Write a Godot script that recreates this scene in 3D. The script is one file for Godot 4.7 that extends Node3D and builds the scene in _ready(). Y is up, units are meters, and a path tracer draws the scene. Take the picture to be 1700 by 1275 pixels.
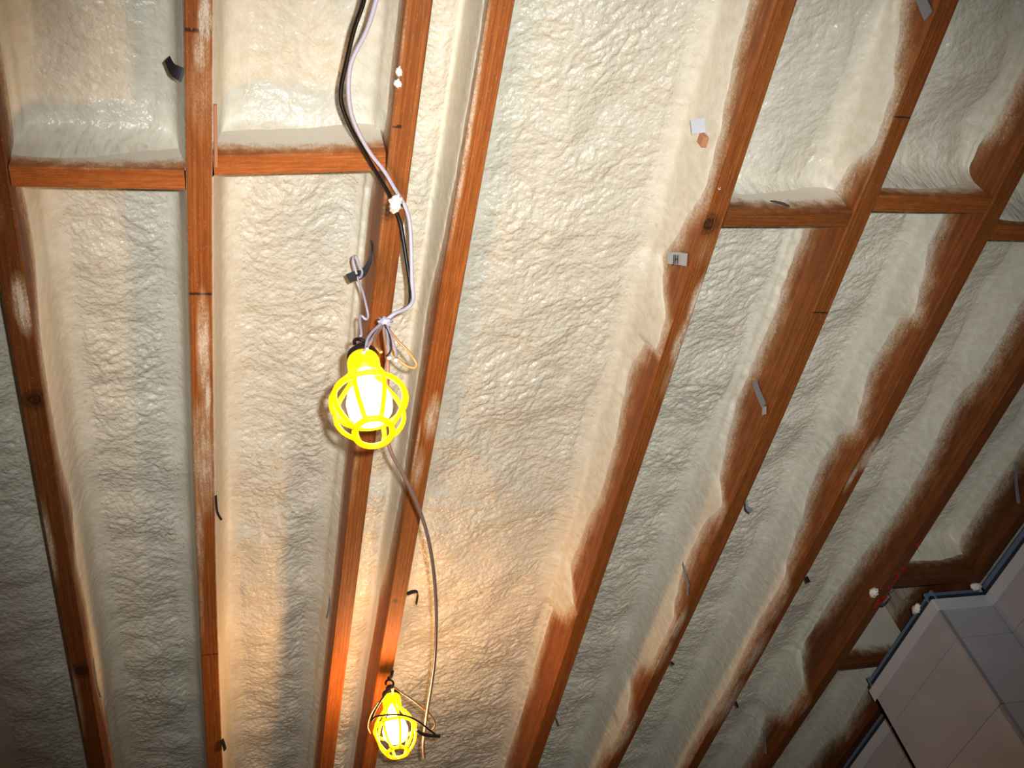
extends Node3D
# Unfinished ceiling: timber joists with sprayed foam between them, two caged string lamps, a drywall chase.

const H := 1.4            # joist undersides above the lens
const EYE := 1.6          # lens above the floor
const JB := 3.0           # height of the joist undersides
const JD := 0.235         # joist depth
const JW := 0.038         # joist thickness
const TZ0 := 0.25         # length of joist carried by its texture
const TZL := 3.4

var rng := RandomNumberGenerator.new()
var M := {}
var taken := {}
var white_bytes: PackedByteArray
var soft_bytes: PackedByteArray
var grain_bytes: PackedByteArray
var n_cell: FastNoiseLite
var n_mid: FastNoiseLite
var n_big: FastNoiseLite
var n_warp: FastNoiseLite

# left edge of each joist (in units of H) at three stations along it
var JX := {
	"Z": [-0.445, -0.441, -0.434], "A": [-0.238, -0.236, -0.229], "B": [-0.0335, -0.041, -0.0325], "C": [0.1785, 0.172, 0.1675],
	"D": [0.263, 0.256, 0.2495], "E": [0.579, 0.590, 0.597], "F": [0.7816, 0.8014, 0.7895], "G": [0.991, 1.0016, 0.995],
	"H": [1.205, 1.216, 1.2045], "I": [1.414, 1.424, 1.414], "K": [1.62, 1.63, 1.62]}

# lower limit of the foam on each joist side: [station, height above the underside], units of H
var COV := {
	"AR": [[-0.3, .03], [-0.5, .042], [-0.56, .03], [-0.64, .05], [-0.68, .052], [-0.81, .014], [-0.88, .012], [-0.97, .018], [-1.11, .045], [-1.2, .02], [-1.33, .036], [-1.48, .03], [-1.69, .06]],
	"BR": [[-0.3, .0], [-2.0, .0]],
	"BL": [[-0.3, .0], [-2.0, .005]],
	"CL": [[-0.36, .026], [-0.43, .028], [-0.48, .024], [-0.56, .06], [-0.64, .085], [-0.82, .066], [-1.07, .059], [-1.25, .052], [-1.9, .06]],
	"CR": [[-0.3, .02], [-2.0, .02]],
	"DL": [[-0.34, .004], [-0.37, .0], [-0.53, .004], [-0.6, .012], [-0.76, .038], [-0.85, .03], [-1.08, .024], [-1.24, .035], [-1.44, .08], [-1.62, .09], [-1.9, .077]],
	"DR": [[-0.3, .0], [-2.0, .0]],
	"EL": [[-0.31, .041], [-0.37, .039], [-0.43, .027], [-0.47, .016], [-0.54, .01], [-0.62, .039], [-0.68, .064], [-0.7, .049], [-0.75, .006], [-0.795, .005], [-0.815, .043], [-0.88, .063], [-0.93, .055], [-1.02, .039], [-1.11, .034], [-1.22, .052], [-1.33, .061], [-1.36, .032], [-1.375, .011], [-1.42, .03], [-1.5, .092], [-1.6, .087], [-1.7, .075], [-1.81, .09], [-1.91, .08]],
	"FL": [[-0.3, .052], [-0.35, .028], [-0.4, .004], [-0.46, .0], [-0.52, .033], [-0.64, .074], [-0.7, .082], [-0.77, .068], [-0.85, .071], [-0.94, .079], [-1.01, .064], [-1.09, .044], [-1.13, .008], [-1.21, .031], [-1.28, .034], [-1.34, .032], [-1.4, .018], [-1.43, .0], [-1.56, .004], [-1.64, .04], [-1.68, .043], [-1.72, .018], [-1.76, .002], [-1.86, .004], [-1.94, .024]],
	"GL": [[-0.3, .03], [-0.38, .045], [-0.45, .047], [-0.49, .074], [-0.53, .082], [-0.6, .058], [-0.64, .058], [-0.69, .038], [-0.74, .023], [-0.77, .046], [-0.87, .054], [-0.94, .036], [-0.97, .025], [-1.02, .051], [-1.09, .058], [-1.15, .052], [-1.22, .034], [-1.3, .023], [-1.34, .006], [-1.48, .012], [-1.59, .007], [-1.68, .002], [-1.9, .01]],
	"HL": [[-0.6, .05], [-0.87, .048], [-0.96, .064], [-1.12, .05], [-1.21, .05], [-1.29, .058], [-1.4, .069], [-1.54, .076], [-1.63, .098], [-1.68, .069], [-1.74, .019], [-1.83, .021], [-1.92, .059], [-2.01, .038]],
	"IL": [[-1.0, .06], [-1.17, .064], [-1.25, .063], [-1.31, .061], [-1.35, .054], [-1.42, .1], [-1.66, .1], [-1.72, .05], [-1.9, .033], [-1.95, .027], [-2.06, .046]],
	"KL": [[-1.0, .06], [-2.0, .06]], "ZR": [[-0.3, .03], [-2.0, .03]], "AL": [[-0.3, .01], [-2.0, .01]],
	"ER": [[-0.3, .01], [-2.0, .01]], "FR": [[-0.3, .01], [-2.0, .01]], "GR": [[-0.3, .01], [-2.0, .01]], "HR": [[-0.3, .01], [-1.3, .03], [-1.45, .07], [-1.65, .07], [-1.75, .02], [-2.0, .01]],
	"IR": [[-0.3, .03], [-2.0, .03]], "ZL": [[-0.3, .02], [-2.0, .02]], "KR": [[-0.3, .02], [-2.0, .02]]}

# overspray on the undersides: [station z (H units), across 0..1, half length (H), half width, strength]
var PATCH := {
	"A": [[-0.72, .75, .05, .5, 1.0], [-1.12, .05, .10, .35, .7], [-1.5, .05, .12, .3, .5], [-0.60, .2, .03, .5, .2]],
	"B": [[-0.375, .75, .035, .32, 1.15], [-0.41, .6, .03, .4, .7], [-0.45, .6, .06, .7, .28], [-0.78, .6, .10, .4, .85], [-0.86, .75, .06, .22, .95], [-0.97, .5, .13, .9, .62], [-1.12, .15, .12, .3, .6], [-1.25, .1, .15, .2, .4]],
	"C": [[-0.56, .0, .12, .15, .3], [-0.36, .0, .1, .1, .4], [-1.0, .1, .1, .25, .3]],
	"D": [[-0.5, .0, .14, .22, .8], [-0.42, .0, .1, .16, .7], [-0.9, .65, .05, .5, .75], [-1.0, .35, .05, .4, .5], [-0.96, .05, .06, .12, .8]],
	"E": [[-0.62, .5, .03, .6, .2], [-0.70, .95, .05, .4, .8], [-0.77, .8, .05, .4, .8], [-0.83, .9, .05, .4, .35]],
	"F": [[-0.45, .0, .08, .15, .5], [-1.43, .1, .07, .5, .8], [-1.52, .1, .08, .5, .6], [-1.8, .1, .1, .6, .8]],
	"G": [[-1.0, .7, .045, .6, .9], [-1.05, .3, .05, .25, .8], [-1.4, .1, .08, .5, .55], [-1.55, .2, .1, .7, .7], [-1.72, .3, .12, .8, .75]],
	"H": [[-1.77, .1, .05, .4, .5]], "I": [], "Z": [], "K": []}
# dark pencil or knife marks across an underside
var MARK := {"A": [], "B": [-0.388, -0.70, -1.405], "C": [-0.475], "D": [], "E": [], "F": [-0.42, -0.715], "G": [], "H": [], "I": [], "Z": [], "K": []}
# knots: [station, across on underside, size]
var KNOT := {"A": [[-0.86, .6, .02], [-1.42, .6, .025]], "B": [], "C": [[-0.578, .15, .018]], "D": [[-1.3, .35, .007]], "E": [[-0.58, .2, .02]], "F": [], "G": [], "H": [], "I": [], "Z": [], "K": []}
# how dark and how red each stick is
var TONE := {"Z": .9, "A": .72, "B": .98, "C": 1.0, "D": 1.05, "E": .95, "F": .9, "G": .86, "H": .76, "I": .64, "K": .8}


func _ready() -> void:
	rng.seed = 11
	# ---------- camera ----------
	var cam := Camera3D.new()
	cam.name = "camera"
	cam.fov = rad_to_deg(2.0 * atan(637.5 / 1650.0))
	cam.near = 0.02
	var right := Vector3(0.960512, -0.218261, 0.172563)
	var up := Vector3(0.008347, 0.642527, 0.766218)
	var fwd := Vector3(0.278112, 0.734522, -0.618977)
	cam.transform = Transform3D(Basis(right, up, -fwd).orthonormalized(), Vector3(0, EYE, 0))
	add_child(cam)
	# ---------- world ----------
	var env := Environment.new()
	env.background_mode = Environment.BG_COLOR
	env.background_color = Color(0, 0, 0)
	env.tonemap_mode = Environment.TONE_MAPPER_LINEAR
	env.tonemap_exposure = 1.0
	env.sdfgi_enabled = true
	env.ssao_enabled = true
	env.ssil_enabled = true
	var we := WorldEnvironment.new()
	we.name = "world"
	we.environment = env
	add_child(we)
	# ---------- the camera's flash: a small bright window right of and above the lens ----------
	var flash := SpotLight3D.new()
	flash.name = "camera_flash"
	flash.light_color = Color(0.99, 1.0, 0.985)
	flash.light_energy = 3.9
	flash.light_size = 0.012
	flash.spot_range = 12.0
	flash.spot_attenuation = 2.0
	flash.spot_angle = 37.0
	flash.spot_angle_attenuation = 1.0
	flash.shadow_enabled = true
	flash.transform = Transform3D(Basis(right, up, -fwd).orthonormalized(), Vector3(0, EYE, 0) + right * 0.05 + up * 0.035)
	add_child(flash)

	make_noise()
	make_materials()
	build_shell()
	build_foam()
	build_joists()
	build_blocks()
	build_chase()
	build_lamps()
	build_cords()
	build_bits()


# ============================ naming ============================
func numbered(n: String) -> String:
	if not taken.has(n):
		taken[n] = 0
		return n
	taken[n] += 1
	return "%s_%03d" % [n, taken[n]]


func tag(o: Node, label: String, category: String, group := "", kind := "") -> void:
	o.set_meta("label", label)
	o.set_meta("category", category)
	if group:
		o.set_meta("group", group)
	if kind:
		o.set_meta("kind", kind)


func thing(called: String, label: String, category: String, at := Vector3.ZERO, group := "", kind := "") -> Node3D:
	var o := Node3D.new()
	o.name = numbered(called)
	o.position = at
	add_child(o)
	tag(o, label, category, group, kind)
	return o


func put(mesh: Mesh, called: String, mat: Material, parent: Node = self, at := Vector3.ZERO) -> MeshInstance3D:
	var o := MeshInstance3D.new()
	o.name = numbered(called) if parent == self else called
	o.mesh = mesh
	if mat:
		o.material_override = mat
	o.position = at
	o.cast_shadow = GeometryInstance3D.SHADOW_CASTING_SETTING_ON
	parent.add_child(o, true)
	return o


# ============================ shapes ============================
func box_mesh(s: Vector3, bevel := 0.0) -> ArrayMesh:
	var st := SurfaceTool.new()
	st.begin(Mesh.PRIMITIVE_TRIANGLES)
	add_box(st, Transform3D(), s, bevel)
	st.generate_normals()
	return st.commit()


func add_box(st: SurfaceTool, t: Transform3D, s: Vector3, b := 0.0) -> void:
	# box with chamfered edges: hull of three inset slabs
	var h := s * 0.5
	var bb := minf(b, minf(h.x, minf(h.y, h.z)) * 0.49)
	var faces := []
	for ax in 3:
		for sg in [-1.0, 1.0]:
			var u := (ax + 1) % 3
			var v := (ax + 2) % 3
			var q := []
			for c in [[-1, -1], [1, -1], [1, 1], [-1, 1]]:
				var p := Vector3.ZERO
				p[ax] = sg * h[ax]
				p[u] = c[0] * (h[u] - bb)
				p[v] = c[1] * (h[v] - bb)
				q.append(p)
			faces.append(q)
	if bb > 0.0:
		for ax in 3:
			var u := (ax + 1) % 3
			var v := (ax + 2) % 3
			for su in [-1.0, 1.0]:
				for sv in [-1.0, 1.0]:
					var q := []
					for c in [[0, -1], [0, 1], [1, 1], [1, -1]]:
						var p := Vector3.ZERO
						p[ax] = c[1] * (h[ax] - bb)
						p[u] = su * (h[u] - (bb if c[0] == 1 else 0.0))
						p[v] = sv * (h[v] - (0.0 if c[0] == 1 else bb))
						q.append(p)
					faces.append(q)
		for sx in [-1.0, 1.0]:
			for sy in [-1.0, 1.0]:
				for sz in [-1.0, 1.0]:
					faces.append([Vector3(sx * h.x, sy * (h.y - bb), sz * (h.z - bb)), Vector3(sx * (h.x - bb), sy * h.y, sz * (h.z - bb)), Vector3(sx * (h.x - bb), sy * (h.y - bb), sz * h.z)])
	st.set_smooth_group(-1)
	for q in faces:
		add_poly(st, t, q)


func add_poly(st: SurfaceTool, t: Transform3D, q: Array) -> void:
	# orient away from the centre of the local frame; front faces run clockwise
	var mid := Vector3.ZERO
	for p in q:
		mid += p
	var n: Vector3 = (q[1] - q[0]).cross(q[2] - q[0])
	var w := q.duplicate()
	if n.dot(mid) > 0.0:
		w.reverse()
	for i in range(1, w.size() - 1):
		for p in [w[0], w[i], w[i + 1]]:
			st.set_uv(Vector2(p.x + p.y, p.z + p.y))
			st.add_vertex(t * p)


func smooth_path(pts: Array, per := 6) -> PackedVector3Array:
	var out := PackedVector3Array()
	for i in pts.size() - 1:
		var a: Vector3 = pts[maxi(i - 1, 0)]
		var b: Vector3 = pts[i]
		var c: Vector3 = pts[i + 1]
		var d: Vector3 = pts[mini(i + 2, pts.size() - 1)]
		for k in per:
			out.append(b.cubic_interpolate(c, a, d, float(k) / per))
	out.append(pts[-1])
	return out


func add_tube(st: SurfaceTool, path: PackedVector3Array, r: float, sides := 8, flat := 1.0) -> void:
	var rings := []
	var side := Vector3.UP
	for i in path.size():
		var d := (path[mini(i + 1, path.size() - 1)] - path[maxi(i - 1, 0)]).normalized()
		if i == 0:
			side = d.cross(Vector3.UP)
			if side.length() < 0.1:
				side = d.cross(Vector3.RIGHT)
		side = (side - d * side.dot(d)).normalized()
		var up := side.cross(d).normalized()
		var ring := []
		for k in sides:
			var a := TAU * k / sides
			ring.append(path[i] + (side * cos(a) + up * sin(a) * flat) * r)
		rings.append(ring)
	st.set_smooth_group(0)
	for i in path.size() - 1:
		for k in sides:
			var l := (k + 1) % sides
			quad(st, rings[i][k], rings[i][l], rings[i + 1][l], rings[i + 1][k])
	st.set_smooth_group(-1)
	for e in [0, path.size() - 1]:
		for k in range(1, sides - 1):
			var tri := [rings[e][0], rings[e][k], rings[e][k + 1]]
			if e == 0:
				tri.reverse()
			for p in tri:
				st.add_vertex(p)


func quad(st: SurfaceTool, a: Vector3, b: Vector3, c: Vector3, d: Vector3) -> void:
	for p in [a, b, c, a, c, d]:
		st.add_vertex(p)


func tube_mesh(pts: Array, r: float, sides := 8, per := 6, flat := 1.0) -> ArrayMesh:
	var st := SurfaceTool.new()
	st.begin(Mesh.PRIMITIVE_TRIANGLES)
	add_tube(st, smooth_path(pts, per), r, sides, flat)
	st.generate_normals()
	return st.commit()


func lathe_mesh(prof: Array, sides := 32) -> ArrayMesh:
	# profile of (radius, height), top to bottom, closed where radius is nought
	var st := SurfaceTool.new()
	st.begin(Mesh.PRIMITIVE_TRIANGLES)
	st.set_smooth_group(0)
	for i in prof.size() - 1:
		for k in sides:
			var a := TAU * k / sides
			var b := TAU * (k + 1) / sides
			var p: Vector2 = prof[i]
			var q: Vector2 = prof[i + 1]
			quad(st, Vector3(p.x * cos(a), p.y, p.x * sin(a)), Vector3(p.x * cos(b), p.y, p.x * sin(b)), Vector3(q.x * cos(b), q.y, q.x * sin(b)), Vector3(q.x * cos(a), q.y, q.x * sin(a)))
	st.generate_normals()
	return st.commit()


func strap_mesh(pts: Array, width: Vector3, thick: float, per := 4) -> ArrayMesh:
	# a bent flat strip: path, direction and length of its width, thickness
	var path := smooth_path(pts, per)
	var st := SurfaceTool.new()
	st.begin(Mesh.PRIMITIVE_TRIANGLES)
	st.set_smooth_group(-1)
	var rows := []
	for i in path.size():
		var d := (path[mini(i + 1, path.size() - 1)] - path[maxi(i - 1, 0)]).normalized()
		var w := (width - d * width.dot(d)) * 0.5
		var n := d.cross(w).normalized() * thick * 0.5
		rows.append([path[i] - w - n, path[i] + w - n, path[i] + w + n, path[i] - w + n])
	for i in rows.size() - 1:
		for k in 4:
			var l := (k + 1) % 4
			quad(st, rows[i][l], rows[i][k], rows[i + 1][k], rows[i + 1][l])
	quad(st, rows[0][0], rows[0][1], rows[0][2], rows[0][3])
	var e: Array = rows[-1]
	quad(st, e[3], e[2], e[1], e[0])
	st.generate_normals()
	return st.commit()


func lump_mesh(s: Vector3, sd: int) -> ArrayMesh:
	# a torn crumb of foam
	var n := FastNoiseLite.new()
	n.seed = sd
	n.frequency = 1.9
	var st := SurfaceTool.new()
	st.begin(Mesh.PRIMITIVE_TRIANGLES)
	st.set_smooth_group(0)
	var f := func(i: int, k: int) -> Vector3:
		var th := PI * i / 12.0
		var ph := TAU * (k % 18) / 18.0
		var d := Vector3(sin(th) * cos(ph), cos(th), sin(th) * sin(ph))
		return d * s * (0.5 + 0.42 * n.get_noise_3dv(d * 1.6))
	for i in 12:
		for k in 18:
			quad(st, f.call(i, k), f.call(i, k + 1), f.call(i + 1, k + 1), f.call(i + 1, k))
	st.generate_normals()
	return st.commit()


# ============================ noise and materials ============================
func noise(type: int, freq: float, sd: int, oct := 3) -> FastNoiseLite:
	var n := FastNoiseLite.new()
	n.noise_type = type
	n.frequency = freq
	n.seed = sd
	n.fractal_type = FastNoiseLite.FRACTAL_FBM if oct > 1 else FastNoiseLite.FRACTAL_NONE
	n.fractal_octaves = oct
	return n


func make_noise() -> void:
	n_cell = noise(FastNoiseLite.TYPE_CELLULAR, 1.0, 3, 1)
	n_cell.cellular_return_type = FastNoiseLite.RETURN_DISTANCE
	n_cell.cellular_jitter = 1.0
	n_mid = noise(FastNoiseLite.TYPE_SIMPLEX_SMOOTH, 1.0, 5, 2)
	n_big = noise(FastNoiseLite.TYPE_SIMPLEX_SMOOTH, 1.0, 9, 2)
	n_warp = noise(FastNoiseLite.TYPE_SIMPLEX_SMOOTH, 1.0, 21, 1)
	white_bytes = PackedByteArray()
	white_bytes.resize(512 * 512)
	for i in 512 * 512:
		white_bytes[i] = rng.randi() & 255
	var a := noise(FastNoiseLite.TYPE_SIMPLEX_SMOOTH, 0.035, 31, 4).get_seamless_image(512, 512)
	a.convert(Image.FORMAT_L8)
	soft_bytes = a.get_data()
	var b := noise(FastNoiseLite.TYPE_SIMPLEX_SMOOTH, 0.03, 33, 4).get_seamless_image(512, 512)
	b.convert(Image.FORMAT_L8)
	grain_bytes = b.get_data()


func std(col: Color, rough := 0.6, metal := 0.0) -> StandardMaterial3D:
	var m := StandardMaterial3D.new()
	m.albedo_color = col
	m.roughness = rough
	m.metallic = metal
	return m


func tex(im: Image) -> ImageTexture:
	return ImageTexture.create_from_image(im)


func ramp_image(n: FastNoiseLite, size: int, lo: Color, hi: Color) -> Image:
	var src := n.get_seamless_image(size, size)
	src.convert(Image.FORMAT_L8)
	var d := src.get_data()
	var o := PackedByteArray()
	o.resize(size * size * 3)
	for i in size * size:
		var c := lo.lerp(hi, d[i] / 255.0)
		o[i * 3] = int(c.r * 255)
		o[i * 3 + 1] = int(c.g * 255)
		o[i * 3 + 2] = int(c.b * 255)
	return Image.create_from_data(size, size, false, Image.FORMAT_RGB8, o)


func make_materials() -> void:
	var foam := std(Color(1, 1, 1), 0.30)
	foam.albedo_texture = tex(ramp_image(noise(FastNoiseLite.TYPE_SIMPLEX_SMOOTH, 0.012, 41, 4), 512, Color(0.84, 0.808, 0.735), Color(0.895, 0.873, 0.82)))
	var bub := noise(FastNoiseLite.TYPE_CELLULAR, 0.044, 43, 2)
	bub.cellular_return_type = FastNoiseLite.RETURN_DISTANCE
	bub.domain_warp_enabled = true
	bub.domain_warp_amplitude = 14.0
	bub.domain_warp_frequency = 0.02
	var nm := bub.get_seamless_image(512, 512, true)
	nm.convert(Image.FORMAT_RGBA8)
	nm.bump_map_to_normal_map(7.0)
	foam.normal_enabled = true
	foam.normal_texture = tex(nm)
	foam.normal_scale = 0.85
	foam.metallic_specular = 0.55
	M.foam = foam
	M.foam_calm = foam.duplicate()
	M.foam_calm.normal_scale = 0.6
	M.foam_skin = foam.duplicate()
	M.foam_skin.normal_scale = 0.25
	M.foam_skin.roughness = 0.5
	M.crumb = std(Color(0.95, 0.94, 0.9), 0.8)
	M.drywall = std(Color(0.73, 0.73, 0.77), 0.85)
	var dw := ramp_image(noise(FastNoiseLite.TYPE_SIMPLEX_SMOOTH, 0.02, 51, 4), 256, Color(0.92, 0.92, 0.92), Color(1, 1, 1))
	M.drywall.albedo_texture = tex(dw)
	M.bead = std(Color(0.80, 0.81, 0.85), 0.7)
	M.track = std(Color(0.42, 0.50, 0.62), 0.5, 0.1)
	M.joint_shade = std(Color(0.13, 0.19, 0.25), 0.7)  # dark colour standing in for the shadow line below the track
	M.plain_wall = std(Color(0.62, 0.6, 0.57), 0.9)
	M.concrete = std(Color(0.45, 0.43, 0.41), 0.9)
	M.concrete.albedo_texture = tex(ramp_image(noise(FastNoiseLite.TYPE_SIMPLEX_SMOOTH, 0.02, 53, 5), 256, Color(0.8, 0.8, 0.8), Color(1, 1, 1)))
	M.deck = std(Color(0.32, 0.2, 0.12), 0.85)
	var y := std(Color(0.97, 0.90, 0.03), 0.4)
	y.backlight_enabled = true
	y.backlight = Color(0.9, 0.82, 0.0)
	M.yellow = y
	M.rubber = std(Color(0.05, 0.035, 0.03), 0.6)
	var bulb := std(Color(1, 0.95, 0.85), 0.4)
	bulb.emission_enabled = true
	bulb.emission = Color(1.0, 0.86, 0.58)
	bulb.emission_energy_multiplier = 9.0
	M.bulb = bulb
	M.black_cord = std(Color(0.055, 0.05, 0.055), 0.45)
	M.white_cord = std(Color(0.78, 0.76, 0.84), 0.45)
	M.brown_cord = std(Color(0.56, 0.46, 0.43), 0.35)
	M.amber_cord = std(Color(0.62, 0.47, 0.30), 0.35)
	M.steel = std(Color(0.52, 0.53, 0.57), 0.5, 0.2)
	M.bright_steel = std(Color(0.72, 0.73, 0.76), 0.4, 0.4)
	M.dark_steel = std(Color(0.17, 0.16, 0.18), 0.5, 0.4)
	M.gray_strap = std(Color(0.2, 0.2, 0.21), 0.5)
	M.ink = std(Color(0.12, 0.12, 0.14), 0.7)
	M.red = std(Color(0.72, 0.05, 0.03), 0.6)
	M.paper = std(Color(0.62, 0.6, 0.66), 0.8)
	M.shim = std(Color(0.72, 0.5, 0.38), 0.8)


# ============================ joist layout ============================
func quadratic(v: Array, z: float) -> float:
	var a := -0.3
	var b := -1.05
	var c := -1.9
	z = clampf(z, -2.2, -0.1)
	return v[0] * (z - b) * (z - c) / ((a - b) * (a - c)) + v[1] * (z - a) * (z - c) / ((b - a) * (b - c)) + v[2] * (z - a) * (z - b) / ((c - a) * (c - b))


func jx(n: String, z: float) -> float:      # left face of a joist at z (metres)
	return quadratic(JX[n], z / H) * H


func cov(key: String, z: float) -> float:   # foam limit above the underside (metres)
	var l: Array = COV[key]
	var u := z / H
	if u >= l[0][0]:
		return l[0][1] * H
	for i in l.size() - 1:
		if u >= l[i + 1][0]:
			var t: float = (u - l[i][0]) / (l[i + 1][0] - l[i][0])
			t = t * t * (3.0 - 2.0 * t)
			return lerpf(l[i][1], l[i + 1][1], t) * H
	return l[-1][1] * H


# ============================ shell ============================
func build_shell() -> void:
	var f := put(box_mesh(Vector3(6.6, 0.1, 8.0)), "floor", M.concrete, self, Vector3(0.1, -0.05, -1.0))
	tag(f, "bare grey concrete floor slab of the room", "floor", "", "structure")
	var top := JB + JD + 0.02
	for w in [["wall_left", Vector3(0.1, top, 8.0), Vector3(-2.6, top / 2, -1.0), "plain grey wall beyond the leftmost joist bay"],
			["wall_front", Vector3(5.2, top, 0.1), Vector3(0.0, top / 2, -4.55), "plain grey wall at the far ends of the joists"],
			["wall_back", Vector3(5.2, top, 0.1), Vector3(0.0, top / 2, 2.55), "plain grey wall behind the photographer"]]:
		var o := put(box_mesh(w[1]), w[0], M.plain_wall, self, w[2])
		tag(o, w[3], "wall", "", "structure")


# ============================ foam ============================
func build_foam() -> void:
	var c := thing("ceiling", "cream sprayed foam insulation filling the bays between the joists", "ceiling", Vector3(0, JB, 0), "", "structure")
	put(box_mesh(Vector3(5.3, 0.03, 7.2)), "roof_deck", M.deck, c, Vector3(0, JD + 0.015, -1.0))
	# left joist, right joist, near end, far end, depth of the bay, roughness, a block closes the far end, its foam limit (metres)
	var far := -4.4
	for b in [
			["Z", "A", 2.4, far, .150, .8, false, 0.0],
			["A", "B", 2.4, -.769, .112, .45, true, .032], ["A", "B", -.802, far, .150, 1.0, false, 0.0],
			["B", "C", 2.4, -.741, .112, .45, true, .040], ["B", "C", -.777, far, .150, 1.0, false, 0.0],
			["C", "D", 2.4, far, .125, 1.0, false, 0.0],
			["D", "E", 2.4, far, .150, 1.1, false, 0.0],
			["E", "F", 2.4, -.792, .112, .6, true, .038], ["E", "F", -.822, far, .150, 1.0, false, 0.0],
			["F", "G", 2.4, -.744, .112, .55, true, .030], ["F", "G", -.774, far, .150, .8, false, 0.0],
			["G", "H", 2.4, -.792, .112, .6, true, .035], ["G", "H", -.828, far, .150, .6, false, 0.0],
			["H", "I", 2.4, -1.88, .150, .5, true, .075], ["H", "I", -2.30, far, .150, .5, false, 0.0],
			["I", "K", 2.4, far, .150, .5, false, 0.0]]:
		put(foam_mesh(b[0], b[1], b[2], b[3], b[4], b[5], b[6], b[7]), "spray_foam", null, c)


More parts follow.
